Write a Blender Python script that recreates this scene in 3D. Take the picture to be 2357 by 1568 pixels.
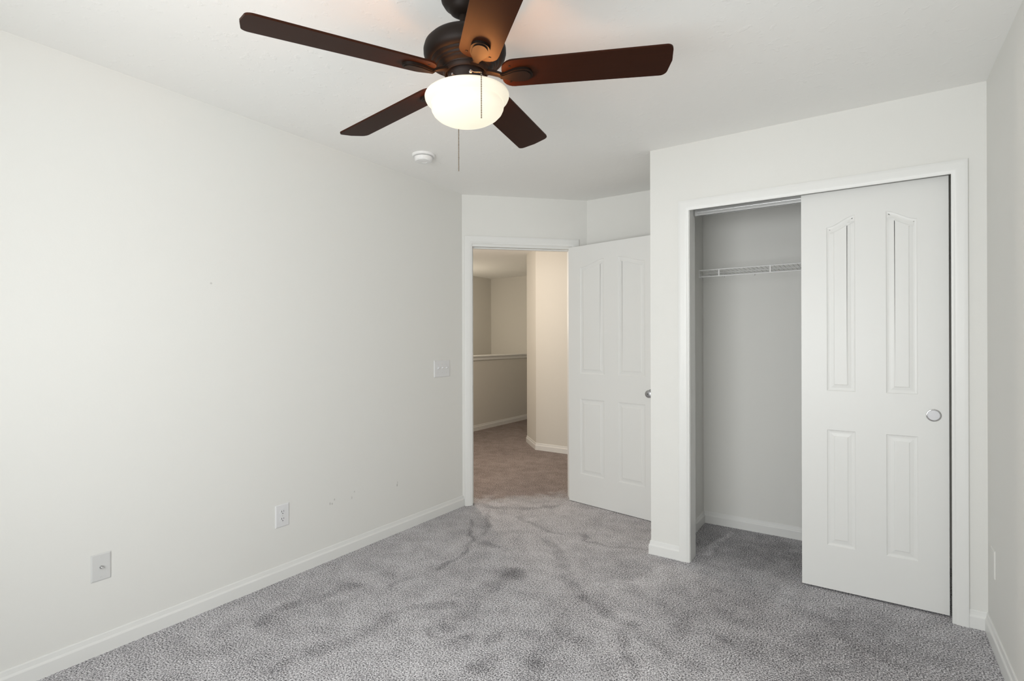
import bpy, bmesh, math, random
import numpy as np
from mathutils import Vector, Matrix
from mathutils.geometry import tessellate_polygon

random.seed(4)
for o in list(bpy.data.objects):
    bpy.data.objects.remove(o)
SC = bpy.context.scene
COL = SC.collection

# ------------------------------------------------------------------ camera
F_PX = 1215.49
cam_d = bpy.data.cameras.new('camera')
cam_d.sensor_width = 36.0
cam_d.lens = F_PX / 2357.0 * 36.0
cam_d.clip_start = 0.02
cam = bpy.data.objects.new('camera', cam_d)
COL.objects.link(cam)
CR = Vector((0.82794879, 0.56079801, -0.00253022))
CU = Vector((0.00246385, 0.00087424, 0.99999658))
CF = Vector((-0.5607983, 0.82795219, 0.0006579))
CH = 1.2913
cam.matrix_world = Matrix(((CR.x, CU.x, -CF.x, 0.0), (CR.y, CU.y, -CF.y, 0.0), (CR.z, CU.z, -CF.z, CH), (0, 0, 0, 1)))
SC.camera = cam

# ------------------------------------------------------------------ world, daylight, exposure
SC.view_settings.view_transform = 'Standard'
SC.view_settings.look = 'None'
SC.view_settings.exposure = 0.0
SC.view_settings.gamma = 1.0
SC.view_settings.use_curve_mapping = False
world = bpy.data.worlds.new('sky')
SC.world = world
world.use_nodes = True
wb = world.node_tree.nodes['Background']
wb.inputs[0].default_value = (0.80, 0.90, 1.0, 1)
wb.inputs[1].default_value = 1.0


def area_light(name, loc, direction, sx, sy, power, color, spread=180):
    d = bpy.data.lights.new(name, 'AREA')
    d.shape = 'RECTANGLE'
    d.size, d.size_y = sx, sy
    d.energy = power
    d.color = color
    d.spread = math.radians(spread)
    o = bpy.data.objects.new(name, d)
    COL.objects.link(o)
    o.location = loc
    o.rotation_euler = Vector(direction).to_track_quat('-Z', 'Z').to_euler()
    return o


# daylight through an unseen window added in the rear wall (behind the camera)
area_light('added_daylight', (-0.70, -1.00, 1.08), (-0.30, 1, -0.14), 2.2, 1.6, 101.0, (0.99, 1.0, 0.985), 172)


def point_light(name, loc, power, color, radius):
    d = bpy.data.lights.new(name, 'POINT')
    d.energy = power
    d.color = color
    d.shadow_soft_size = radius
    o = bpy.data.objects.new(name, d)
    COL.objects.link(o)
    o.location = loc
    return o


# warm ceiling lamp of the hallway, round the corner of the door
point_light('hall_lamp_light', (-3.45, 4.0, 1.90), 38.0, (1.0, 0.86, 0.72), 0.08)
# unseen light added to brighten the stairwell, hidden by the left wall
point_light('stair_fill_light', (-5.30, 6.0, 1.6), 12.0, (1.0, 0.89, 0.72), 0.10)

# ------------------------------------------------------------------ room numbers
XL, XR = -2.643, 0.432          # left and right wall
YC = 3.122                      # closet wall
YR = -0.42                      # rear wall
XP = -1.10                      # free end of the closet wall
YL = 3.206                      # where the left wall ends and the diagonal door wall starts
XN, YN = -1.918, 3.931          # end of diagonal wall, wall behind the open door
CE = 2.44
HC = 2.40                       # hall ceiling
CBX, CBY = -0.980, 3.872        # closet inner left wall, back wall
WT = 0.115

# ------------------------------------------------------------------ materials


def new_mat(name):
    m = bpy.data.materials.new(name)
    m.use_nodes = True
    return m, m.node_tree, m.node_tree.nodes['Principled BSDF']


def paint(name, col, rough=0.6, bump=0.0, scale=120.0, spec=0.3, vary=0.0):
    m, nt, b = new_mat(name)
    b.inputs['Base Color'].default_value = (*col, 1)
    b.inputs['Roughness'].default_value = rough
    b.inputs['Specular IOR Level'].default_value = spec
    if bump or vary:
        tc = nt.nodes.new('ShaderNodeTexCoord')
        n = nt.nodes.new('ShaderNodeTexNoise')
        n.inputs['Scale'].default_value = scale
        n.inputs['Detail'].default_value = 3
        nt.links.new(tc.outputs['Object'], n.inputs['Vector'])
        if bump:
            bp = nt.nodes.new('ShaderNodeBump')
            bp.inputs['Strength'].default_value = bump
            bp.inputs['Distance'].default_value = 0.002
            nt.links.new(n.outputs['Fac'], bp.inputs['Height'])
            nt.links.new(bp.outputs['Normal'], b.inputs['Normal'])
        if vary:
            mx = nt.nodes.new('ShaderNodeMix')
            mx.data_type = 'RGBA'
            mx.inputs[6].default_value = (*[c * (1 - vary) for c in col], 1)
            mx.inputs[7].default_value = (*[min(1, c * (1 + vary)) for c in col], 1)
            nt.links.new(n.outputs['Fac'], mx.inputs[0])
            nt.links.new(mx.outputs[2], b.inputs['Base Color'])
    return m


M = {}
WALLC = (0.785, 0.78, 0.75)
M['wall'] = paint('wall_paint', WALLC, 0.7, 0.12, 160, 0.2)
M['trim'] = paint('trim_paint', (0.80, 0.80, 0.78), 0.35, 0.03, 60, 0.4)
M['door'] = paint('door_paint', (0.785, 0.785, 0.765), 0.38, 0.05, 90, 0.4)
M['ceiling'] = paint('ceiling_paint', (0.92, 0.915, 0.89), 0.8, 0.0, 60, 0.1)
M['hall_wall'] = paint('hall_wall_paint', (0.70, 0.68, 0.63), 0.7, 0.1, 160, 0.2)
M['plastic'] = paint('white_plastic', (0.76, 0.76, 0.765), 0.3, 0, 1, 0.5)
M['plastic_grey'] = paint('light_grey_plastic', (0.66, 0.66, 0.65), 0.35, 0, 1, 0.4)
M['detector'] = paint('detector_plastic', (0.84, 0.84, 0.83), 0.4, 0, 1, 0.4)
M['dark'] = paint('dark_slot', (0.012, 0.012, 0.012), 0.6)
M['wire'] = paint('white_vinyl_wire', (0.80, 0.80, 0.79), 0.35)


def metal(name, col, rough, metallic=1.0):
    m, nt, b = new_mat(name)
    b.inputs['Base Color'].default_value = (*col, 1)
    b.inputs['Metallic'].default_value = metallic
    b.inputs['Roughness'].default_value = rough
    return m


M['chrome'] = metal('polished_chrome', (0.62, 0.62, 0.62), 0.12)
M['brushed'] = metal('brushed_steel', (0.42, 0.42, 0.43), 0.38)
M['alu'] = metal('aluminium_track', (0.75, 0.75, 0.75), 0.25)
M['bronze'] = metal('oil_rubbed_bronze', (0.011, 0.0070, 0.0052), 0.52, 0.12)
M['bronze'].node_tree.nodes['Principled BSDF'].inputs['Specular IOR Level'].default_value = 0.15
M['bronze_in'] = metal('dark_bronze_fitter', (0.010, 0.006, 0.005), 0.5, 0.2)
M['chain'] = metal('aged_brass_chain', (0.22, 0.17, 0.12), 0.35, 0.9)

# ceiling: fine stipple over sparse trowel knocks
m = M['ceiling']
nt = m.node_tree
b = nt.nodes['Principled BSDF']
tc = nt.nodes.new('ShaderNodeTexCoord')
n1 = nt.nodes.new('ShaderNodeTexNoise')
n1.inputs['Scale'].default_value = 28
n1.inputs['Detail'].default_value = 5
rp = nt.nodes.new('ShaderNodeValToRGB')
rp.color_ramp.elements[0].position = 0.60
rp.color_ramp.elements[1].position = 0.68
bp = nt.nodes.new('ShaderNodeBump')
bp.inputs['Strength'].default_value = 0.22
bp.inputs['Distance'].default_value = 0.003
nt.links.new(tc.outputs['Object'], n1.inputs['Vector'])
nt.links.new(n1.outputs['Fac'], rp.inputs['Fac'])
nt.links.new(rp.outputs['Color'], bp.inputs['Height'])
nt.links.new(bp.outputs['Normal'], b.inputs['Normal'])

# left wall: same paint with a few scuffs low down
M['wall_left'] = M['wall'].copy()
M['wall_left'].name = 'wall_paint_scuffed'
nt = M['wall_left'].node_tree
b = nt.nodes['Principled BSDF']
tc = nt.nodes.new('ShaderNodeTexCoord')
acc = None
for (y, z, ry, rz, st) in [(2.515, 0.319, .005, .010, .55), (2.519, 0.335, .004, .012, .25), (1.980, 0.331, .004, .009, .45), (1.995, 0.327, .004, .007, .5),
                           (2.012, 0.348, .005, .007, .35), (2.159, 0.360, .005, .006, .3), (2.139, 0.327, .004, .010, .3), (1.302, 1.574, .006, .006, .3)]:
    sub = nt.nodes.new('ShaderNodeVectorMath')
    sub.operation = 'SUBTRACT'
    sub.inputs[1].default_value = (XL, y, z)
    nt.links.new(tc.outputs['Object'], sub.inputs[0])
    mul = nt.nodes.new('ShaderNodeVectorMath')
    mul.operation = 'MULTIPLY'
    mul.inputs[1].default_value = (0, 1 / ry, 1 / rz)
    nt.links.new(sub.outputs[0], mul.inputs[0])
    ln = nt.nodes.new('ShaderNodeVectorMath')
    ln.operation = 'LENGTH'
    nt.links.new(mul.outputs[0], ln.inputs[0])
    mr = nt.nodes.new('ShaderNodeMapRange')
    mr.inputs['From Min'].default_value = 0.3
    mr.inputs['From Max'].default_value = 1.2
    mr.inputs['To Min'].default_value = st
    mr.inputs['To Max'].default_value = 0.0
    nt.links.new(ln.outputs['Value'], mr.inputs['Value'])
    if acc is None:
        acc = mr.outputs[0]
    else:
        ad = nt.nodes.new('ShaderNodeMath')
        ad.operation = 'MAXIMUM'
        nt.links.new(acc, ad.inputs[0])
        nt.links.new(mr.outputs[0], ad.inputs[1])
        acc = ad.outputs[0]
mx = nt.nodes.new('ShaderNodeMix')
mx.data_type = 'RGBA'
mx.inputs[6].default_value = (*WALLC, 1)
mx.inputs[7].default_value = (0.12, 0.11, 0.10, 1)
nt.links.new(acc, mx.inputs[0])
nt.links.new(mx.outputs[2], b.inputs['Base Color'])

# carpet: speckled cut pile; an attribute holds vacuum tracks, foot marks, broad darker areas, painted closet shade
m, nt, b = new_mat('grey_carpet')
M['carpet'] = m
b.inputs['Roughness'].default_value = 0.95
b.inputs['Specular IOR Level'].default_value = 0.05
tc = nt.nodes.new('ShaderNodeTexCoord')
na = nt.nodes.new('ShaderNodeTexNoise')
na.inputs['Scale'].default_value = 158
na.inputs['Detail'].default_value = 2.5
na.inputs['Roughness'].default_value = 0.65
nb = nt.nodes.new('ShaderNodeTexNoise')
nb.inputs['Scale'].default_value = 9
nb.inputs['Detail'].default_value = 4
for n in (na, nb):
    nt.links.new(tc.outputs['Object'], n.inputs['Vector'])
ra = nt.nodes.new('ShaderNodeValToRGB')
e = ra.color_ramp.elements
e[0].position = 0.37
e[0].color = (0.10, 0.097, 0.104, 1)
e[1].position = 0.64
e[1].color = (0.88, 0.865, 0.89, 1)
k = e.new(0.50)
k.color = (0.48, 0.468, 0.486, 1)
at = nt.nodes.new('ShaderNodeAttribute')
at.attribute_name = 'pile_shade'
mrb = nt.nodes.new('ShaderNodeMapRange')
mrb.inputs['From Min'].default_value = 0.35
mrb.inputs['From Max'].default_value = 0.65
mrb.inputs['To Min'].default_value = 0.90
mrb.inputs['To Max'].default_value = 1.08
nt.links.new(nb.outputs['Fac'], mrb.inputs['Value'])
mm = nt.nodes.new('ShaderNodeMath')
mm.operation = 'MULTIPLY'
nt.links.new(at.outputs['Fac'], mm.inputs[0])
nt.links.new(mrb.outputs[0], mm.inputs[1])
sh_ = nt.nodes.new('ShaderNodeMath')           # marks, darker areas and closet shade show as more dark tufts
sh_.operation = 'MULTIPLY_ADD'
sh_.inputs[1].default_value = 0.16
sh_.inputs[2].default_value = -0.16
nt.links.new(mm.outputs[0], sh_.inputs[0])
ad_ = nt.nodes.new('ShaderNodeMath')
ad_.operation = 'ADD'
nt.links.new(na.outputs['Fac'], ad_.inputs[0])
nt.links.new(sh_.outputs[0], ad_.inputs[1])
nt.links.new(ad_.outputs[0], ra.inputs['Fac'])
vm = nt.nodes.new('ShaderNodeVectorMath')
vm.operation = 'SCALE'
nt.links.new(ra.outputs['Color'], vm.inputs[0])
pw_ = nt.nodes.new('ShaderNodeMath')
pw_.operation = 'POWER'
pw_.inputs[1].default_value = 0.35
nt.links.new(mm.outputs[0], pw_.inputs[0])
nt.links.new(pw_.outputs[0], vm.inputs['Scale'])
ah = nt.nodes.new('ShaderNodeAttribute')     # the browner carpet of the hall starts at the door
ah.attribute_name = 'hall'
mh = nt.nodes.new('ShaderNodeMix')
mh.data_type = 'RGBA'
mh.inputs[6].default_value = (1, 1, 1, 1)
mh.inputs[7].default_value = (0.62, 0.54, 0.495, 1)
nt.links.new(ah.outputs['Fac'], mh.inputs[0])
vh = nt.nodes.new('ShaderNodeVectorMath')
vh.operation = 'MULTIPLY'
nt.links.new(vm.outputs[0], vh.inputs[0])
nt.links.new(mh.outputs[2], vh.inputs[1])
nt.links.new(vh.outputs[0], b.inputs['Base Color'])
bpn = nt.nodes.new('ShaderNodeBump')
bpn.inputs['Strength'].default_value = 0.7
bpn.inputs['Distance'].default_value = 0.006
nt.links.new(na.outputs['Fac'], bpn.inputs['Height'])
nt.links.new(bpn.outputs['Normal'], b.inputs['Normal'])

# fan blades: dark stained wood with a faint grain (grain runs along the attribute "along")
m, nt, b = new_mat('walnut_blade')
M['blade'] = m
b.inputs['Roughness'].default_value = 0.5
b.inputs['Specular IOR Level'].default_value = 0.10
uvn = nt.nodes.new('ShaderNodeUVMap')
uvn.uv_map = 'grain'
mp = nt.nodes.new('ShaderNodeMapping')
mp.inputs['Scale'].default_value = (6, 130, 1)
nz = nt.nodes.new('ShaderNodeTexNoise')
nz.inputs['Scale'].default_value = 1.0
nz.inputs['Detail'].default_value = 3
rz_ = nt.nodes.new('ShaderNodeValToRGB')
rz_.color_ramp.elements[0].color = (0.023, 0.0064, 0.0024, 1)
rz_.color_ramp.elements[1].color = (0.032, 0.0085, 0.0030, 1)
nt.links.new(uvn.outputs['UV'], mp.inputs['Vector'])
nt.links.new(mp.outputs[0], nz.inputs['Vector'])
nt.links.new(nz.outputs['Fac'], rz_.inputs['Fac'])
nt.links.new(rz_.outputs['Color'], b.inputs['Base Color'])

# lit opal glass bowl
m, nt, b = new_mat('lit_opal_glass')
M['opal'] = m
b.inputs['Base Color'].default_value = (0.42, 0.40, 0.35, 1)
b.inputs['Roughness'].default_value = 0.3
b.inputs['Emission Color'].default_value = (1.0, 0.90, 0.70, 1)
geo = nt.nodes.new('ShaderNodeNewGeometry')   # the dome below the bulbs glows more than the rim
sxyz = nt.nodes.new('ShaderNodeSeparateXYZ')
mrz = nt.nodes.new('ShaderNodeMapRange')
mrz.inputs['From Min'].default_value = 2.005
mrz.inputs['From Max'].default_value = 2.095
mrz.inputs['To Min'].default_value = 0.76
mrz.inputs['To Max'].default_value = 0.62
nt.links.new(geo.outputs['Position'], sxyz.inputs[0])
nt.links.new(sxyz.outputs['Z'], mrz.inputs['Value'])
nt.links.new(mrz.outputs[0], b.inputs['Emission Strength'])

# ------------------------------------------------------------------ mesh helpers


class MB:
    """collects shapes in world coordinates and links them as one mesh object"""

    def __init__(self):
        self.bm = bmesh.new()

    def box(self, lo, hi, bev=0.0, mat=None):
        c = [(lo[i] + hi[i]) / 2 for i in range(3)]
        s = [hi[i] - lo[i] for i in range(3)]
        t = Matrix.Translation(c) @ Matrix.Diagonal((*s, 1))
        if mat is not None:
            t = mat @ t
        r = bmesh.ops.create_cube(self.bm, size=1.0, matrix=t)
        if bev:
            es = list({e for v in r['verts'] for e in v.link_edges})
            bmesh.ops.bevel(self.bm, geom=es, offset=bev, segments=2, profile=0.5, affect='EDGES')
        return self

    def face(self, pts):
        vs = [self.bm.verts.new(p) for p in pts]
        return self.bm.faces.new(vs)

    def prism(self, pts, depth_vec):
        """closed polygon (3D points) pushed along depth_vec"""
        d = Vector(depth_vec)
        a = [self.bm.verts.new(p) for p in pts]
        b2 = [self.bm.verts.new(Vector(p) + d) for p in pts]
        n = len(pts)
        self.bm.faces.new(a)
        self.bm.faces.new(b2[::-1])
        for i in range(n):
            self.bm.faces.new((a[i], b2[i], b2[(i + 1) % n], a[(i + 1) % n]))
        return self

    def lathe(self, prof, org, ax=(0, 0, 1), seg=48, cap0=False, cap1=False):
        """prof: list of (radius, height along ax)"""
        ax = Vector(ax).normalized()
        u = ax.orthogonal().normalized()
        w = ax.cross(u)
        org = Vector(org)
        rings = []
        for (r, h) in prof:
            ring = []
            if r < 1e-6:
                ring = [self.bm.verts.new(org + ax * h)] * seg
            else:
                for i in range(seg):
                    a = 2 * math.pi * i / seg
                    ring.append(self.bm.verts.new(org + ax * h + (u * math.cos(a) + w * math.sin(a)) * r))
            rings.append(ring)
        for p, q in zip(rings[:-1], rings[1:]):
            for i in range(seg):
                j = (i + 1) % seg
                f = []
                for v in (p[i], p[j], q[j], q[i]):
                    if v not in f:
                        f.append(v)
                if len(f) > 2:
                    self.bm.faces.new(f)
        if cap0 and prof[0][0] > 1e-6:
            self.bm.faces.new(rings[0][::-1])
        if cap1 and prof[-1][0] > 1e-6:
            self.bm.faces.new(rings[-1])
        return self

    def rod(self, a, b2, r, seg=10):
        a = Vector(a)
        d = Vector(b2) - a
        return self.lathe([(r, 0), (r, d.length)], a, d, seg, True, True)

    def ball(self, c, r, u=8, v=6):
        bmesh.ops.create_uvsphere(self.bm, u_segments=u, v_segments=v, radius=r, matrix=Matrix.Translation(c))
        return self

    def tube(self, pts, r, seg=8):
        for p, q in zip(pts[:-1], pts[1:]):
            self.rod(p, q, r, seg)
        return self

    def build(self, name, mat, parent=None, smooth=0.0, kind=None):
        bmesh.ops.recalc_face_normals(self.bm, faces=self.bm.faces)
        if parent is not None:
            org = world_loc(parent)
            bmesh.ops.translate(self.bm, verts=self.bm.verts, vec=-org)
        me = bpy.data.meshes.new(name)
        self.bm.to_mesh(me)
        self.bm.free()
        me.materials.append(M[mat] if isinstance(mat, str) else mat)
        o = bpy.data.objects.new(name, me)
        COL.objects.link(o)
        if parent is not None:
            o.parent = parent
        if smooth:
            for p in me.polygons:
                p.use_smooth = True
            me.set_sharp_from_angle(angle=math.radians(smooth))
        if kind:
            o['kind'] = kind
        return o


def world_loc(o):
    v = Vector(o.location)
    while o.parent is not None:
        o = o.parent
        v += Vector(o.location)
    return v


def thing(name, label, cat, loc, group=None):
    o = bpy.data.objects.new(name, None)
    COL.objects.link(o)
    o.location = loc
    o.empty_display_size = 0.05
    o['label'] = label
    o['category'] = cat
    if group:
        o['group'] = group
    return o


def struct_root(name, loc):
    o = bpy.data.objects.new(name, None)
    COL.objects.link(o)
    o.location = loc
    o.empty_display_size = 0.05
    o['kind'] = 'structure'
    return o


def S(mb, name, mat, smooth=0.0):
    return mb.build(name, mat, None, smooth, 'structure')


# ------------------------------------------------------------------ floor (carpet with its tracks and painted closet shade)
def seg_dist(px, py, a, b2):
    ax, ay = a
    bx, by = b2
    dx, dy = bx - ax, by - ay
    L = dx * dx + dy * dy + 1e-9
    t = np.clip(((px - ax) * dx + (py - ay) * dy) / L, 0, 1)
    return np.hypot(px - ax - t * dx, py - ay - t * dy)


def value_noise(x, y, s, seed):
    rng = np.random.default_rng(seed)
    tab = rng.random((256, 256))
    gx, gy = x / s + 40, y / s + 40
    ix, iy = np.floor(gx).astype(int), np.floor(gy).astype(int)
    fx, fy = gx - ix, gy - iy
    fx, fy = fx * fx * (3 - 2 * fx), fy * fy * (3 - 2 * fy)
    g = lambda i, j: tab[i % 256, j % 256]
    return (g(ix, iy) * (1 - fx) + g(ix + 1, iy) * fx) * (1 - fy) + (g(ix, iy + 1) * (1 - fx) + g(ix + 1, iy + 1) * fx) * fy


TRACKS = [  # points on the floor, half width, strength
    ([(-2.385, 2.987), (-2.126, 2.656), (-2.051, 2.529), (-2.028, 2.427), (-2.012, 2.23)], .016, .42),
    ([(-2.383, 3.222), (-2.129, 2.819)], .014, .38),
    ([(-2.156, 3.231), (-1.921, 3.135), (-1.776, 3.083), (-1.703, 3.112)], .016, .34),
    ([(-2.04, 2.687), (-1.922, 2.689)], .02, .30),
    ([(-1.629, 2.466), (-1.648, 2.125), (-1.597, 1.92), (-1.593, 1.826)], .045, .30),
    ([(-2.258, 1.855), (-2.278, 1.754), (-2.319, 1.58), (-2.352, 1.516), (-2.324, 1.363)], .035, .30),
    ([(-2.082, 2.065), (-2.088, 1.933)], .02, .30),
    ([(-1.712, 1.96), (-1.843, 1.872), (-1.876, 1.761)], .030, .32),
    ([(-1.859, 1.688), (-1.862, 1.606), (-1.877, 1.472), (-1.923, 1.365)], .045, .26),
    ([(-1.965, 1.26), (-1.961, 1.181)], .03, .26),
    ([(-1.652, 1.76), (-1.601, 1.73), (-1.544, 1.744)], .012, .36),
    ([(-1.703, 2.938), (-1.513, 2.786), (-1.333, 2.511), (-1.213, 2.422), (-1.01, 2.299), (-0.806, 2.231), (-0.623, 2.161), (-0.535, 2.122)], .030, .30),
    ([(-1.174, 2.482), (-1.156, 2.224), (-1.13, 1.904), (-1.101, 1.723)], .050, .24),
    ([(-0.913, 2.184), (-0.793, 2.026), (-0.738, 1.932)], .025, .26),
    ([(-1.575, 3.178), (-1.518, 3.062), (-1.338, 3.087), (-1.143, 3.168)], .014, .34),
    ([(-0.68, 2.602), (-0.712, 2.318)], .03, .22),
    ([(-0.558, 2.421), (-0.423, 2.356), (-0.314, 2.307)], .022, .24),
    ([(-0.891, 2.578), (-0.763, 2.487)], .03, .22),
    ([(-0.782, 3.765), (-0.828, 3.283)], .016, -.40),
    ([(-0.361, 2.993), (-0.367, 2.549)], .04, -.18),
    ([(-1.197, 2.53), (-0.987, 2.742), (-0.926, 3.011)], .045, -.20),
    ([(-2.62, 3.30), (-2.30, 3.33), (-2.02, 3.62)], .03, .30),
]
BLOBS = [(-1.662, 2.424, .075, .34), (-2.193, 2.03, .055, .30), (-1.449, 1.759, .06, .36), (-1.369, 1.849, .05, .34), (-1.242, 1.984, .05, .26),
         (-1.657, 1.635, .025, .36), (-1.273, 1.683, .055, .36), (-1.094, 1.793, .055, .30), (-1.137, 2.829, .09, .26), (-1.026, 2.047, .05, .22),
         (-0.35, 2.6, .45, .20), (-0.05, 2.5, .45, .16), (0.2, 2.8, .35, .12), (-0.65, 3.55, .38, .34), (-0.55, 2.85, .25, .14)]  # broad darker areas; the one inside the closet is painted shade


def build_floor():
    xs = np.concatenate([np.arange(-5.8, -2.80, 0.10), np.arange(-2.80, 0.45, 0.0125), [0.50]])
    ys = np.concatenate([np.arange(-0.55, 0.6, 0.10), np.arange(0.6, 3.95, 0.0125), np.arange(3.98, 7.75, 0.10)])
    nx, ny = len(xs), len(ys)
    X, Y = np.meshgrid(xs, ys, indexing='ij')
    fx = X + (value_noise(X, Y, .09, 1) - .5) * .05 + (value_noise(X, Y, .03, 2) - .5) * .016
    fy = Y + (value_noise(X, Y, .09, 3) - .5) * .05 + (value_noise(X, Y, .03, 4) - .5) * .016
    dark = np.zeros_like(X)
    rag = 0.45 + 0.9 * value_noise(X, Y, .05, 5)
    for pts, w, st in TRACKS:
        d = np.full_like(X, 9.0)
        for a, b2 in zip(pts[:-1], pts[1:]):
            d = np.minimum(d, seg_dist(fx, fy, a, b2))
        v = np.clip(1.6 - d / w, 0, 1)
        dark += st * v * v * (3 - 2 * v) * rag
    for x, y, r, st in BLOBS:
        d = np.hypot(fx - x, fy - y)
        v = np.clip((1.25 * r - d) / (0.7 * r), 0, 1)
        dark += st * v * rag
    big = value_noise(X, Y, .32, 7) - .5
    pile_shade = np.clip(1.0 - dark * 0.60, 0.40, 1.35) + big * 0.12
    nd = ((X - XL) - (Y - YL)) * math.sqrt(.5)          # distance in front of the diagonal door wall
    hall = np.clip((-.02 - nd + (rag - .9) * .16) / .20, 0, 1) * (X < -1.95)
    z = np.zeros_like(X)
    co = np.stack([X, Y, z], -1).reshape(-1, 3)
    idx = np.arange(nx * ny).reshape(nx, ny)
    q = np.stack([idx[:-1, :-1], idx[1:, :-1], idx[1:, 1:], idx[:-1, 1:]], -1).reshape(-1, 4)
    me = bpy.data.meshes.new('floor')
    me.from_pydata(co.tolist(), [], q.tolist())
    at2 = me.attributes.new('pile_shade', 'FLOAT', 'POINT')
    at2.data.foreach_set('value', pile_shade.reshape(-1).astype(np.float32))
    at3 = me.attributes.new('hall', 'FLOAT', 'POINT')
    at3.data.foreach_set('value', hall.reshape(-1).astype(np.float32))
    me.materials.append(M['carpet'])
    o = bpy.data.objects.new('floor', me)
    COL.objects.link(o)
    o['kind'] = 'structure'
    return o


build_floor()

# ------------------------------------------------------------------ room shell
R2 = math.sqrt(0.5)
DORG = Vector((XL, YL, 0))                 # diagonal wall: origin, direction, room-side normal
DDIR = Vector((R2, R2, 0))
DNRM = Vector((R2, -R2, 0))
DLEN = (XN - XL) / R2
DMAT = Matrix(((DDIR.x, DNRM.x, 0, DORG.x), (DDIR.y, DNRM.y, 0, DORG.y), (0, 0, 1, 0), (0, 0, 0, 1)))   # (s, n, z) -> world

S(MB().box((XL - WT, YR - .2, 0), (XL, YL + .048, 2.5)), 'wall_left', 'wall_left')
S(MB().box((XR, YR - .2, 0), (XR + WT, YN + WT, 2.5)), 'wall_right', 'wall')
OX0, OX1, OZ = -0.866, 0.327, 2.085          # closet opening
CX1 = 0.3088                                  # inner edge of the right casing, which laps over the gap
S(MB().box((XP, YC, 0), (OX0 - .012, YC + WT, 2.5)).box((OX0 - .012, YC, OZ + .012), (OX1 + .012, YC + WT, 2.5)).box((OX1 + .012, YC, 0), (XR, YC + WT, 2.5)),
  'wall_back', 'wall')
S(MB().box((XP, YC + WT, 0), (CBX, YN, 2.5)), 'wall_closet_left', 'wall')
S(MB().box((CBX - .05, CBY, 0), (XR, YN + WT, 2.5)), 'wall_closet_back', 'wall')
S(MB().box((XN - .10, YN, 0), (CBX - .05, YN + WT, 2.5)), 'wall_nook', 'wall')
DS0, DS1, DZ = 0.082, 0.890, 2.036           # bedroom door opening
S(MB().box((0, -WT, 0), (DS0 - .014, 0, 2.5), 0, DMAT).box((DS0 - .014, -WT, DZ + .014), (DS1 + .014, 0, 2.5), 0, DMAT)
  .box((DS1 + .014, -WT, 0), (DLEN + .02, 0, 2.5), 0, DMAT), 'wall_diagonal', 'wall')
WX0, WX1, WZ0, WZ1 = -1.70, 0.20, 0.60, 2.15     # opening of the added window in the rear wall
S(MB().box((XL, YR - WT, 0), (WX0, YR, 2.5)).box((WX1, YR - WT, 0), (XR, YR, 2.5)).box((WX0, YR - WT, 0), (WX1, YR, WZ0)).box((WX0, YR - WT, WZ1), (WX1, YR, 2.5)),
  'wall_rear', 'wall')
S(MB().prism([(XL - .05, YR - .2, CE), (XR + .05, YR - .2, CE), (XR + .05, YN + .05, CE), (XN - .06, YN + .05, CE), (XL - .06, YL + .03, CE)], (0, 0, .06)),
  'ceiling', 'ceiling')
# frame of the added, unseen window
wr = struct_root('added_window_1', ((WX0 + WX1) / 2, YR, WZ0))
f = MB()
for (x0, x1, z0, z1) in [(WX0, WX0 + .05, WZ0, WZ1), (WX1 - .05, WX1, WZ0, WZ1), (WX0, WX1, WZ0, WZ0 + .05), (WX0, WX1, WZ1 - .05, WZ1), (WX0, WX1, 1.35, 1.39)]:
    f.box((x0, YR - .09, z0), (x1, YR - .04, z1))
f.build('added_window_frame', 'trim', wr)
MB().box((WX0 - .06, YR - .04, WZ0 - .025), (WX1 + .06, YR + .03, WZ0), .004).build('added_window_sill', 'trim', wr)

# ------------------------------------------------------------------ hall and stairwell beyond the door
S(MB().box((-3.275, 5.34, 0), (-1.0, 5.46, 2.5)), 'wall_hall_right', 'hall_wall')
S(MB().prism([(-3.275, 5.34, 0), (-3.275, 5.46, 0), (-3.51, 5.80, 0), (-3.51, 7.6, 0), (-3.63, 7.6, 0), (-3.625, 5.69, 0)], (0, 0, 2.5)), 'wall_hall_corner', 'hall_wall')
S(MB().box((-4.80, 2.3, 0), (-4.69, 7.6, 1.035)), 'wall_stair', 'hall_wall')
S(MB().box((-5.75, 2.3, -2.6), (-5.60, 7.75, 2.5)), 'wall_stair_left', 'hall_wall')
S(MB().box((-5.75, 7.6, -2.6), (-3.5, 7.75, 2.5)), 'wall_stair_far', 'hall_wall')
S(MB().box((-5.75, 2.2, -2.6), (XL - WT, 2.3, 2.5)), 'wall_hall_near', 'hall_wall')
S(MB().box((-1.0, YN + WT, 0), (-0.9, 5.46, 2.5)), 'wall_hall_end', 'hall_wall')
S(MB().prism([(-5.75, 2.2, HC), (XL - WT, 2.2, HC), (XL - WT, YL + .05, HC), (XN - .1, YN + .1, HC), (-.9, YN + .1, HC), (-.9, 5.46, HC), (-3.4, 7.75, HC), (-5.75, 7.75, HC)], (0, 0, .08)),
  'ceiling_hall', 'ceiling')
# cap on the low stair wall
S(MB().box((-4.83, 2.3, 1.058), (-4.655, 7.6, 1.080), .005).box((-4.69, 2.3, 1.012), (-4.672, 7.6, 1.058), .004).box((-4.818, 2.3, 1.012), (-4.80, 7.6, 1.058), .004)
  .box((-4.80, 2.3, 1.035), (-4.69, 7.6, 1.058)), 'trim_3', 'trim')

# ------------------------------------------------------------------ baseboards
BASE = [(0.0, 0.0), (0.012, 0.0), (0.012, 0.052), (0.0105, 0.056), (0.0075, 0.061), (0.0060, 0.070), (0.0050, 0.078), (0.0030, 0.082), (0.0, 0.082)]


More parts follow.
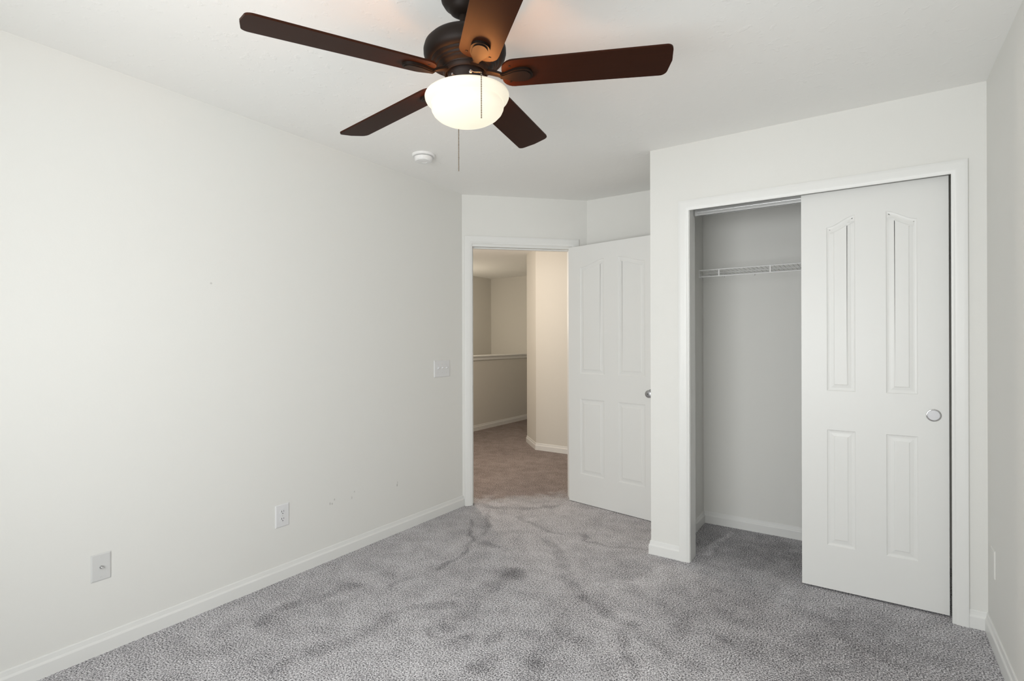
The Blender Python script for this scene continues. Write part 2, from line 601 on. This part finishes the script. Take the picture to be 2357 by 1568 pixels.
def baseboard(name, a, b2, nrm, m0=0, m1=0):
    """a -> b2 along the wall foot, nrm = into the room, m: +1 outside mitre, -1 inside mitre"""
    a, b2, nrm = Vector((*a, 0)), Vector((*b2, 0)), Vector((*nrm, 0))
    d = (b2 - a).normalized()
    mb = MB()
    P = [mb.bm.verts.new(a + nrm * u - d * (u * m0) + Vector((0, 0, z))) for u, z in BASE]
    Q = [mb.bm.verts.new(b2 + nrm * u + d * (u * m1) + Vector((0, 0, z))) for u, z in BASE]
    n = len(BASE)
    mb.bm.faces.new(P)
    mb.bm.faces.new(Q[::-1])
    for i in range(n):
        mb.bm.faces.new((P[i], Q[i], Q[(i + 1) % n], P[(i + 1) % n]))
    return S(mb, name, 'trim')


CT = 0.0575                                   # casing width
baseboard('baseboard_left', (XL, YR), (XL, YL + .008), (1, 0), -1, 0)
baseboard('baseboard_right', (XR, YR), (XR, YC), (-1, 0), -1, -1)
baseboard('baseboard_back', (XP, YC), (OX0 - CT, YC), (0, -1), 1, 0)
baseboard('baseboard_back_right', (CX1 + CT, YC), (XR, YC), (0, -1), 0, -1)
baseboard('baseboard_pier', (XP, YN), (XP, YC), (-1, 0), -1, 1)
baseboard('baseboard_nook', (XN, YN), (XP, YN), (0, -1), 0, -1)
baseboard('baseboard_closet_left', (CBX, YC + WT), (CBX, CBY), (1, 0), 0, -1)
baseboard('baseboard_closet_back', (CBX, CBY), (XR, CBY), (0, -1), -1, -1)
baseboard('baseboard_rear', (XL, YR), (XR, YR), (0, 1), -1, -1)
baseboard('baseboard_hall_right', (-3.275, 5.34), (-1.0, 5.34), (0, -1), .414, 0)
baseboard('baseboard_hall_corner', (-3.625, 5.69), (-3.275, 5.34), (-R2, -R2), .414, .414)
baseboard('baseboard_stair', (-4.69, 2.3), (-4.69, 7.6), (1, 0), 0, 0)

# ------------------------------------------------------------------ door casings and jambs
CAS = [(0.0, 0.0), (0.0, 0.007), (0.003, 0.0085), (0.009, 0.0085), (0.0115, 0.0105), (0.016, 0.0125), (0.026, 0.0135), (0.042, 0.0150), (0.052, 0.0160), (0.0575, 0.0150), (0.0575, 0.0)]


def casing(mb, mat, s0, s1, zt, sign=1.0, base_n=0.0):
    """three sided mitred frame round an opening; (s, n, z) mapped by mat"""
    loops = []
    for u, t in CAS:
        n = base_n + sign * t
        loops.append([mb.bm.verts.new(mat @ Vector(p)) for p in
                      [(s0 - u, n, 0), (s0 - u, n, zt + u), (s1 + u, n, zt + u), (s1 + u, n, 0)]])
    for p, q in zip(loops[:-1], loops[1:]):
        for i in range(3):
            mb.bm.faces.new((p[i], p[i + 1], q[i + 1], q[i]))
    for k in (0, 3):
        mb.bm.faces.new([l[k] for l in loops])
    p, q = loops[-1], loops[0]
    for i in range(3):
        mb.bm.faces.new((p[i], p[i + 1], q[i + 1], q[i]))


# bedroom door frame
t1 = struct_root('trim_1', DORG + DDIR * .486)
mb = MB()
casing(mb, DMAT, DS0 - .005, DS1 + .005, DZ + .022)
mb.build('door_casing', 'trim', t1, 40)
mb = MB()
casing(mb, DMAT, DS0 - .005, DS1 + .005, DZ + .022, -1.0, -WT)
mb.build('hall_casing', 'trim', t1, 40)
mb = MB()
mb.box((DS0 - .014, -WT, 0), (DS0, 0, DZ + .014), .001, DMAT).box((DS1, -WT, 0), (DS1 + .014, 0, DZ + .014), .001, DMAT).box((DS0, -WT, DZ), (DS1, 0, DZ + .014), .001, DMAT)
mb.box((DS0, -.075, 0), (DS0 + .010, -.040, DZ), .002, DMAT).box((DS1 - .010, -.075, 0), (DS1, -.040, DZ), .002, DMAT).box((DS0, -.075, DZ - .010), (DS1, -.040, DZ), .002, DMAT)
mb.build('door_jamb', 'trim', t1)
mb = MB()
mb.box((DS0 - .001, -.036, .885), (DS0 + .0015, -.004, .942), .0, DMAT)
sp = mb.build('strike_plate', 'brushed', t1)
MB().box((DS0 + .0012, -.027, .898), (DS0 + .0022, -.012, .929), 0, DMAT).build('latch_hole', 'dark', sp)

# closet frame
I3 = Matrix(((1, 0, 0, 0), (0, -1, 0, YC), (0, 0, 1, 0), (0, 0, 0, 1)))
t2 = struct_root('trim_2', ((OX0 + OX1) / 2, YC, 0))
mb = MB()
casing(mb, I3, OX0 - .003, CX1, 2.048)
mb.build('closet_casing', 'trim', t2, 40)
mb = MB()
mb.box((OX0 - .012, YC, 0), (OX0, YC + WT, OZ + .012), .001).box((OX1, YC, 0), (OX1 + .012, YC + WT, OZ + .012), .001).box((OX0, YC, OZ), (OX1, YC + WT, OZ + .012), .001)
mb.build('closet_jamb', 'trim', t2)
mb = MB()   # double track screwed to the head behind the front leaf: web with two hanging rails
mb.box((OX0 + .004, YC + .082, OZ - .003), (CX1 - .001, YC + .109, OZ))
for yy in (.0835, .1010):
    mb.box((OX0 + .008, YC + yy, OZ - .053), (CX1 - .001, YC + yy + .0020, OZ - .003))
    mb.box((OX0 + .008, YC + yy, OZ - .055), (CX1 - .001, YC + yy + .0060, OZ - .0525))
    mb.box((OX0 + .008, YC + yy - .0012, OZ - .036), (CX1 - .001, YC + yy, OZ - .032))
mb.build('sliding_track', 'alu', t2)

# ------------------------------------------------------------------ moulded four panel doors


def inset_loop(loop, d):
    """inward offset of a counter-clockwise 2D loop"""
    n = len(loop)
    out = []
    for i in range(n):
        p0, p1, p2 = Vector(loop[i - 1]), Vector(loop[i]), Vector(loop[(i + 1) % n])
        a = (p1 - p0).normalized()
        c = (p2 - p1).normalized()
        na, nc = Vector((-a.y, a.x)), Vector((-c.y, c.x))
        k = na + nc
        k = k / max(1e-6, k.dot(k)) * 2
        out.append(p1 + k * d)
    return [(p.x, p.y) for p in out]


def panel_loop(x0, x1, z0, z1, rise, hi_right):
    pts = [(x0, z0), (x1, z0)]
    if rise == 0:
        return pts + [(x1, z1), (x0, z1)]
    N = 12
    for i in range(N + 1):
        t = i / N                                  # from x1 back to x0
        x = x1 + (x0 - x1) * t
        w = (1 - t) if hi_right else t             # 1 at the high side
        s = w * w * (3 - 2 * w)
        pts.append((x, z1 + rise * s))
    return pts


def door_leaf(name, width, z0, z1, thick, mat, root):
    """leaf in local (u along width, v depth out of the visible face, z); mat maps to world; both faces are moulded"""
    st, mul = 0.115, 0.126
    pw = (width - 2 * st - mul) / 2
    xa, xb = (st, st + pw), (width - st - pw, width - st)
    loops = [panel_loop(*xa, .235, .830, 0, True), panel_loop(*xb, .235, .830, 0, False),
             panel_loop(*xa, 1.030, 1.872, .050, True), panel_loop(*xb, 1.030, 1.872, .050, False)]
    mb = MB()
    bm = mb.bm
    for side in (1, -1):
        base = 0.0 if side == 1 else -thick
        V = lambda p, d: mat @ Vector((p[0], base - side * d, p[1]))
        outer = [(0, z0), (width, z0), (width, z1), (0, z1)]
        polys = [outer] + loops
        flat = [p for pl in polys for p in pl]
        vs = [bm.verts.new(V(p, 0)) for p in flat]
        tri = tessellate_polygon([[Vector((p[0], p[1], 0)) for p in pl] for pl in polys])
        for t in tri:
            try:
                bm.faces.new([vs[i] for i in t])
            except ValueError:
                pass
        k = 4
        for pl in loops:
            n = len(pl)
            prev = vs[k:k + n]
            k += n
            for d_in, dep in ((.004, .0030), (.011, .0042), (.017, .0042), (.031, .0024), (.034, .0007), (.036, .0004)):
                lp = inset_loop(pl, d_in)
                cur = [bm.verts.new(V(p, dep)) for p in lp]
                for i in range(n):
                    bm.faces.new((prev[i], prev[(i + 1) % n], cur[(i + 1) % n], cur[i]))
                prev = cur
            tt = tessellate_polygon([[Vector((p[0], p[1], 0)) for p in lp]])
            for t in tt:
                bm.faces.new([prev[i] for i in t])
        if side == 1:
            front = vs[:4]
        else:
            back = vs[:4]
    for i in range(4):
        bm.faces.new((front[i], front[(i + 1) % 4], back[(i + 1) % 4], back[i]))
    return mb.build(name, 'door', root)


# open bedroom door: hinge pin at the room corner of the right jamb
HINGE = DORG + DDIR * (DS1 - .002) + DNRM * .004
DA = Vector((0.9855, -0.1695, 0)).normalized()          # along the open leaf
DN = Vector((-DA.y, DA.x, 0)) * -1                      # visible face looks this way (towards the room)
DOORF = HINGE + DN * .037 + DA * .003
OM = Matrix(((DA.x, DN.x, 0, DOORF.x), (DA.y, DN.y, 0, DOORF.y), (0, 0, 1, 0), (0, 0, 0, 1)))
d1 = struct_root('door_1', HINGE)
DW = 0.805
door_leaf('door_leaf', DW, .004, 2.043, .035, OM, d1)
kx, kz = DW - .060, .914
for sd, nm in ((1, 0), (-1, 1)):
    c = OM @ Vector((kx, 0.0 if sd == 1 else -.035, kz))
    ax = DN * sd
    mb = MB().lathe([(0.0, 0), (.033, 0), (.033, .004), (.030, .008), (.016, .010), (.0125, .014), (.012, .026), (.016, .032), (.024, .036), (.0275, .044), (.0275, .052), (.024, .059),
                     (.014, .063), (.006, .0635), (.0055, .062), (0, .062)], c, ax, 40)
    kb = mb.build('door_knob', 'brushed', d1, 40)
    if sd == 1:
        MB().lathe([(0, .0622), (.0035, .0622), (.0035, .0632), (0, .0632)], c, ax, 16).build('lock_pin', 'dark', kb)
mb = MB()
for z in (.22, 1.02, 1.82):
    mb.lathe([(0, 0), (.006, 0), (.006, .09), (0, .09)], HINGE + Vector((.0, .0, z - .045)), (0, 0, 1), 14)
mb.build('hinge', 'brushed', d1)

# closet sliding doors: front leaf pushed to the right, rear leaf behind it
CLM = Matrix(((1, 0, 0, -0.2985), (0, -1, 0, 3.168), (0, 0, 1, 0), (0, 0, 0, 1)))
d2 = struct_root('door_2', (0.0, 3.168, 0))
door_leaf('door_leaf', .6035, .010, 2.055, .033, CLM, d2)
pc = (0.2485, 3.168, .936)
ring = MB().lathe([(.0275, .0), (.0290, .0006), (.0290, .0022), (.0275, .0034), (.0250, .0034), (.0238, .0018), (.0232, -.0005)], pc, (0, -1, 0), 48)
fp = ring.build('finger_pull', 'chrome', d2, 50)
MB().lathe([(0, .0006), (.0234, .0006), (.0234, -.001), (0, -.001)], pc, (0, -1, 0), 48).build('pull_cup', 'brushed', fp)
CLR = Matrix(((1, 0, 0, -0.2950), (0, -1, 0, 3.2335), (0, 0, 1, 0), (0, 0, 0, 1)))
d3 = struct_root('door_3', (0.0, 3.2335, 0))
door_leaf('door_leaf', .600, .010, 2.055, .026, CLR, d3)

# ------------------------------------------------------------------ wire shelf in the closet
sh = thing('wire_shelf', 'white wire closet shelf with a front lip, fixed high inside the open closet', 'shelf', (-0.26, CBY - .15, 1.73))
SX0, SX1, SF, SB, SZT, SZL = -0.925, XR - .012, 3.565, CBY - .008, 1.750, 1.707
MB().rod((SX0, SF, SZT), (SX1, SF, SZT), .0036).build('front_rail', 'wire', sh, 40)
MB().rod((SX0, SF, SZL), (SX1, SF, SZL), .0036).build('lip_rail', 'wire', sh, 40)
MB().rod((SX0, SB - .004, SZT - .004), (SX1, SB - .004, SZT - .004), .003).build('back_rail', 'wire', sh, 40)
MB().rod((SX0, (SF + SB) / 2, SZT - .0042), (SX1, (SF + SB) / 2, SZT - .0042), .0028).build('middle_rail', 'wire', sh, 40)
mb = MB()
n = int((SX1 - SX0 - .01) / .0254)
for i in range(n + 1):
    x = SX0 + .006 + i * .0254
    mb.rod((x, SF, SZT), (x, SB, SZT), .0015, 6)
mb.build('deck_wires', 'wire', sh, 40)
for x in (-.803, -.503, -.203, .097, .38):
    MB().box((x - .004, SF - .0035, SZL), (x + .004, SF + .0035, SZT), .001).build('lip_strut', 'wire', sh)
mb = MB()
mb.box((SX0 - .0025, SF - .006, SZL - .007), (SX0, SF + .006, SZT + .005), .001)
mb.build('end_cap', 'wire', sh)
mb = MB()
mb.box((CBX, SB - .075, SZT - .030), (CBX + .003, SB - .035, SZT + .006), .001)
mb.box((CBX, SB - .058, SZT - .012), (SX0 + .012, SB - .050, SZT - .006), .001)
mb.build('end_bracket', 'wire', sh)
mb = MB()
mb.box((SX1, SF - .01, SZL - .01), (XR, SF + .03, SZT + .01), .001)
mb.build('end_bracket', 'wire', sh)
for x in (-.84, -.645, -.35, .05):
    mb = MB()
    mb.box((x - .006, CBY - .014, SZT - .022), (x + .006, CBY, SZT + .004), .002)
    mb.build('wall_clip', 'wire', sh)

# ------------------------------------------------------------------ plates on the walls


def wall_frame(x, y, z, sgn):
    """(u along wall to the right as seen, v up, w out of the wall) for a wall x = const; sgn +1 = left wall"""
    return Matrix(((0, 0, sgn, x), (sgn, 0, 0, y), (0, 1, 0, z), (0, 0, 0, 1)))


def plate(mb, mt, w, h, d=.0055):
    a, b2 = w / 2, h / 2
    lo = [(-a, -b2, 0), (a, -b2, 0), (a, b2, 0), (-a, b2, 0)]
    c = .0045
    mid = [(-a, -b2, d * .45), (a, -b2, d * .45), (a, b2, d * .45), (-a, b2, d * .45)]
    hi = [(-a + c, -b2 + c, d), (a - c, -b2 + c, d), (a - c, b2 - c, d), (-a + c, b2 - c, d)]
    V = [[mb.bm.verts.new(mt @ Vector(p)) for p in L] for L in (lo, mid, hi)]
    mb.bm.faces.new(V[0][::-1])
    mb.bm.faces.new(V[2])
    for p, q in zip(V[:-1], V[1:]):
        for i in range(4):
            mb.bm.faces.new((p[i], p[(i + 1) % 4], q[(i + 1) % 4], q[i]))


def disc(mb, mt, u, v, r, w0, w1, seg=20):
    o = mt @ Vector((u, v, 0))
    ax = (mt.to_3x3() @ Vector((0, 0, 1)))
    mb.lathe([(0, w0), (r, w0), (r, w1), (0, w1)], o, ax, seg)


# triple toggle switch beside the door
mt = wall_frame(XL, 2.967, 1.0855, 1)
sw = thing('light_switch', 'square three-toggle light switch plate on the left wall near the doorway', 'light switch', (XL, 2.967, 1.0855))
mb = MB()
plate(mb, mt, .172, .124)
mb.build('switch_plate', 'plastic', sw)
for u in (-.046, 0, .046):
    up = 1 if u < .04 else 1
    mb = MB()
    mb.box((u - .005, -.012, .0045), (u + .005, .012, .0062), .0008, mt)
    q = mt @ Matrix.Translation((u, 0.002, .005)) @ Matrix.Rotation(math.radians(-28), 4, 'X')
    mb.box((-.0042, -.004, 0), (.0042, .006, .015), .0012, q)
    mb.build('toggle', 'plastic', sw)
    for v in (-.030, .030):
        mb = MB()
        disc(mb, mt, u, v, .0028, .004, .0062, 12)
        mb.build('plate_screw', 'plastic_grey', sw)


def outlet(y, z, sgn, x, label, w=.081, h=.122):
    mt = wall_frame(x, y, z, sgn)
    r = thing('power_outlet', label, 'outlet', (x, y, z))
    mb = MB()
    plate(mb, mt, w, h)
    mb.build('outlet_plate', 'plastic', r)
    for v in (.0195, -.0195):
        mb = MB()
        o = mt @ Vector((0, v, 0))
        pts = []
        for i in range(28):
            a = 2 * math.pi * i / 28
            pu, pv = .0170 * math.cos(a), .0170 * math.sin(a)
            pts.append(mt @ Vector((pu, v + max(-.0135, min(.0135, pv)), .0045)))
        ax = mt.to_3x3() @ Vector((0, 0, .0028))
        mb.prism(pts, ax)
        rc = mb.build('receptacle', 'plastic', r)
        mb = MB()
        mb.box((-.0075, v - .0005, .0072), (-.0050, v + .0085, .0076), 0, mt).box((.0050, v + .0005, .0072), (.0072, v + .0080, .0076), 0, mt)
        disc(mb, mt, 0, v - .0075, .0026, .0072, .0076, 14)
        mb.build('slots', 'dark', rc)
    mb = MB()
    disc(mb, mt, 0, 0, .0030, .0045, .0066, 14)
    mb.build('plate_screw', 'plastic_grey', r)
    return r


outlet(1.672, .347, 1, XL, 'white duplex power outlet on the left wall above the baseboard')
mt = wall_frame(XR, 2.995, .347, -1)
bp_ = thing('blank_plate', 'wall-coloured blank cover plate low on the right wall beside the closet', 'wall plate', (XR, 2.995, .347))
mb = MB()
plate(mb, mt, .082, .118, .0045)
mb.build('cover_plate', 'wall', bp_)
for v in (-.042, .042):
    mb = MB()
    disc(mb, mt, 0, v, .0028, .004, .0054, 12)
    mb.build('plate_screw', 'wall', bp_)

# coaxial plate
mt = wall_frame(XL, .8565, .358, 1)
cx = thing('coaxial_plate', 'grey-white cable wall plate with one metal coaxial jack, nearest on left wall', 'wall plate', (XL, .8565, .358))
mb = MB()
plate(mb, mt, .070, .112, .0045)
mb.build('cover_plate', 'plastic_grey', cx)
mb = MB()
o = mt @ Vector((0, 0, 0))
ax = mt.to_3x3() @ Vector((0, 0, 1))
mb.lathe([(0, .003), (.0075, .003), (.0075, .0075), (.0070, .008)], o, ax, 6, False, True)
mb.lathe([(.0047, .007), (.0047, .017), (.0040, .0175), (.0030, .0172), (0, .012)], o, ax, 20)
mb.build('coaxial_jack', 'chrome', cx, 35)
for v in (.0415, -.0415):
    mb = MB()
    disc(mb, mt, 0, v, .0030, .004, .0058, 14)
    mb.build('plate_screw', 'plastic_grey', cx)

# ------------------------------------------------------------------ smoke detector
SDX, SDY = -2.275, 2.392
sd = thing('smoke_detector', 'round white smoke detector on the ceiling beyond the fan', 'smoke detector', (SDX, SDY, CE))
MB().lathe([(0, 0), (.070, 0), (.070, -.008), (.066, -.013), (.052, -.014), (0, -.014)], (SDX, SDY, CE), (0, 0, 1), 56).build('mounting_ring', 'detector', sd, 35)
MB().lathe([(0, -.0135), (.0525, -.0135), (.0525, -.0165), (0, -.0165)], (SDX, SDY, CE), (0, 0, 1), 48).build('vent_gap', 'dark', sd)
MB().lathe([(.050, -.0162), (.056, -.0162), (.0565, -.022), (.054, -.036), (.048, -.042), (.030, -.044), (.020, -.0445), (.019, -.043), (0, -.043)], (SDX, SDY, CE), (0, 0, 1), 56).build('sensor_cover', 'detector', sd, 30)

# ------------------------------------------------------------------ ceiling fan
FO = Vector((-1.0934, 1.3508, 2.1505))                  # hub centre in the blade plane
FN = Vector((-0.0376, -0.0248, 1.0)).normalized()      # the fan hangs slightly out of plumb
FX = (Vector((1, 0, 0)) - FN * FN.x).normalized()
FY = FN.cross(FX)
TOP = (CE - FO.z) / FN.z
CAN = FO + FN * TOP
fan = thing('ceiling_fan', 'dark bronze five-blade ceiling fan with a lit white glass bowl', 'ceiling fan', CAN)


def axis_lathe(prof, seg=64, **kw):
    return MB().lathe(prof, FO, FN, seg, **kw)


axis_lathe([(.0, TOP + .002), (.070, TOP + .002), (.072, TOP - .014), (.069, TOP - .034), (.060, TOP - .050), (.049, TOP - .058), (.047, TOP - .062), (.042, TOP - .070), (.031, TOP - .078),
            (.020, TOP - .082), (0, TOP - .082)]).build('canopy', 'bronze', fan, 35)
axis_lathe([(0, .13), (.0125, .13), (.0125, TOP - .07), (0, TOP - .07)], 24).build('downrod', 'bronze', fan, 40)
axis_lathe([(0, .152), (.024, .152), (.030, .146), (.034, .140), (.060, .137), (.095, .130), (.118, .120), (.130, .108), (.1345, .094), (.1345, .080), (.131, .068), (.124, .060), (.116, .056),
            (.112, .056), (.109, .052), (.1075, .050), (.104, .048), (.100, .047), (.098, .043), (.096, .041), (.092, .040), (.089, .036), (.087, .034), (.083, .032), (.078, .029), (.0765, .026), (0, .026)],
           80).build('motor_housing', 'bronze', fan, 28)
axis_lathe([(0, .036), (.0745, .036), (.0745, .034), (.0755, .031), (.0750, .022), (.0720, .016), (.0690, .0125), (.0672, .0125), (.0665, .016), (.0620, .020), (0, .020)], 64).build('switch_housing', 'bronze', fan, 30)
fit = axis_lathe([(0, .022), (.0600, .022), (.0600, -.046), (.063, -.048), (.063, -.052), (0, -.052)], 56).build('light_fitter', 'bronze_in', fan, 30)
TOC = Vector((0.628, -0.778, 0))                         # horizontally towards the camera corner
for a in (-40, 45, 170):
    d = Matrix.Rotation(math.radians(a), 3, 'Z') @ TOC
    p = FO - FN * .012 + d * .059
    MB().rod(p, p + d * .012, .0035, 12).build('thumb_screw', 'brushed', fit, 40)

# glass bowl with a stepped lower dome
bowl_p = [(.0, -.1440), (.0440, -.1408), (.0850, -.1300), (.1110, -.1130), (.1150, -.0900), (.1140, -.0830), (.1240, -.0750), (.1310, -.0660), (.1325, -.0560), (.1340, -.0535), (.1360, -.0540),
          (.1378, -.0580), (.1372, -.0640), (.1340, -.0710), (.1285, -.0770), (.1225, -.0812), (.1185, -.0830), (.1190, -.0870), (.1192, -.0930), (.1175, -.1020),
          (.1125, -.1120), (.1020, -.1225), (.0860, -.1320), (.0660, -.1395), (.0440, -.1440), (.0220, -.1465), (.0, -.1472)]
axis_lathe(bowl_p, 96).build('glass_bowl', 'opal', fan, 60)

# blades and their irons
PITCH = math.radians(-11.76)
PH0 = 4.2923


def rounded(poly, radii, n=6):
    out = []
    N = len(poly)
    for i in range(N):
        p0, p1, p2 = Vector(poly[i - 1]), Vector(poly[i]), Vector(poly[(i + 1) % N])
        r = radii[i]
        if r <= 0:
            out.append((p1.x, p1.y))
            continue
        a, c = (p0 - p1).normalized(), (p2 - p1).normalized()
        ang = a.angle(c)
        t = r / math.tan(ang / 2)
        ctr = p1 + (a + c).normalized() * (r / math.sin(ang / 2))
        s0, s1 = p1 + a * t, p1 + c * t
        v0, v1 = s0 - ctr, s1 - ctr
        tot = v0.angle(v1)
        cr = v0.x * v1.y - v0.y * v1.x
        for k in range(n + 1):
            th = tot * k / n * (1 if cr > 0 else -1)
            out.append((ctr.x + v0.x * math.cos(th) - v0.y * math.sin(th), ctr.y + v0.x * math.sin(th) + v0.y * math.cos(th)))
    return out


BL = rounded([(.118, -.060), (.655, -.0675), (.664, 0), (.655, .0675), (.118, .060)], [.040, .022, 0, .022, .040])


def solid_from_outline(mb, outline, n0, n1, fr):
    """outline in (r, w); extruded from n0 to n1; fr(r, w, n) -> world"""
    a = [mb.bm.verts.new(fr(r, w, n0)) for r, w in outline]
    c = [mb.bm.verts.new(fr(r, w, n1)) for r, w in outline]
    N = len(outline)
    mb.bm.faces.new(a)
    mb.bm.faces.new(c[::-1])
    for i in range(N):
        mb.bm.faces.new((a[i], c[i], c[(i + 1) % N], a[(i + 1) % N]))


for kx in range(5):
    ang = PH0 - kx * 2 * math.pi / 5
    e = FX * math.cos(ang) + FY * math.sin(ang)
    t = FY * math.cos(ang) - FX * math.sin(ang)
    tp = t * math.cos(PITCH) + FN * math.sin(PITCH)
    nn = e.cross(tp)
    shift = t * (.014 if kx == 4 else 0.0)
    base = FO + FN * .0045 + shift

    def fr(r, w, n, base=base, e=e, tp=tp, nn=nn):
        return base + e * r + tp * w + nn * n

    mb = MB()
    solid_from_outline(mb, BL, 0.0, 0.006, fr)
    uv = mb.bm.loops.layers.uv.new('grain')
    for fc in mb.bm.faces:
        for lp in fc.loops:
            q = lp.vert.co - base
            lp[uv].uv = (q.dot(e) + kx, q.dot(tp))
    bl = mb.build('fan_blade', 'blade', fan)
    # iron: spade plate under the blade root, raised rim, waist, arm into the hub
    mb = MB()
    N = 14
    sp_out = []
    for i in range(N + 1):
        a = -math.pi / 2 + math.pi * i / N
        sp_out.append((.188 + .030 * math.cos(a), .029 * math.sin(a)))
    sp_out += [(.160, .0275), (.138, .018), (.122, .0105), (.112, .0095), (.112, -.0095), (.122, -.0105), (.138, -.018), (.160, -.0275)]
    solid_from_outline(mb, sp_out, -.0085, -.0003, fr)
    inner = [(.118 + (r - .118) * .90 + .003, w * .78) for r, w in sp_out]
    solid_from_outline(mb, inner, -.0115, -.0080, fr)
    mb.build('blade_iron', 'bronze', fan, 40)
    mb = MB()
    arm = [(.060, .014), (.085, .012), (.105, .0105), (.118, .0105)]
    prev = None
    for i, (r, w) in enumerate(arm):
        k = i / (len(arm) - 1)
        d = tp * k + t * (1 - k)
        d.normalize()
        zc = .016 * (1 - k) - .004 * k
        c = FO + shift + e * r + FN * (zc + .004)
        h = .005
        ringv = [mb.bm.verts.new(c + d * (w * sx) + FN * (h * sz)) for sx, sz in ((-1, -.6), (-.6, -1), (.6, -1), (1, -.6), (1, 1), (-1, 1))]
        if prev:
            for j in range(6):
                mb.bm.faces.new((prev[j], prev[(j + 1) % 6], ringv[(j + 1) % 6], ringv[j]))
        else:
            mb.bm.faces.new(ringv)
        prev = ringv
    mb.bm.faces.new(prev[::-1])
    mb.build('iron_arm', 'bronze', fan, 40)
    for (r, w) in ((.145, .036), (.145, -.036)):
        mb = MB()
        c = fr(r, w, -.0002)
        mb.lathe([(0, .0015), (.0042, .0015), (.0038, -.0012), (0, -.0018)], c, nn, 14)
        mb.build('blade_screw', 'bronze', bl, 40)

# pull chains
RIGHT = Vector((0.828, 0.561, 0))


def chain(top_pts, length, pull):
    mb = MB()
    for p, q in zip(top_pts[:-1], top_pts[1:]):
        d = (Vector(q) - Vector(p))
        n = max(1, int(d.length / .0052))
        for i in range(n):
            mb.ball(Vector(p) + d * (i / n), .0017)
    end = Vector(top_pts[-1])
    n = int(length / .0052)
    for i in range(n + 1):
        mb.ball(end - Vector((0, 0, .0052 * i)), .0022)
    return mb.build('pull_chain', 'chain', fan, 60)


p0 = FO - FN * .006 + TOC * .060 + RIGHT * .014
eye = MB().lathe([(0, 0), (.0055, 0), (.0055, .004), (.003, .006), (.003, .010), (0, .010)], p0 - TOC * .002, TOC, 16).build('chain_eyelet', 'chrome', fan, 40)
rim = FO - FN * .052 + TOC * .138 + RIGHT * .043
chain([p0 + TOC * .009, p0 + TOC * .030 + RIGHT * .010 - Vector((0, 0, .016)), rim + TOC * .004 + Vector((0, 0, .003)), rim + TOC * .006], .140, True)
p1 = FO - FN * .010 - TOC * .061 - RIGHT * .030
rim2 = FO - FN * .052 - TOC * .120 - RIGHT * .050
rim2 = FO - FN * .052 - TOC * .136 - RIGHT * .030
chain([p1, p1 - TOC * .03 - Vector((0, 0, .016)), rim2 - TOC * .004, rim2 - TOC * .006], .205, True)

# the two bulbs inside the bowl, shining up out of its open top on the blades
for sx in (-1, 1):
    point_light('fan_bulb_light', FO - FN * .086 + RIGHT * (.045 * sx), 2.4, (1.0, 0.38, 0.11), 0.022)
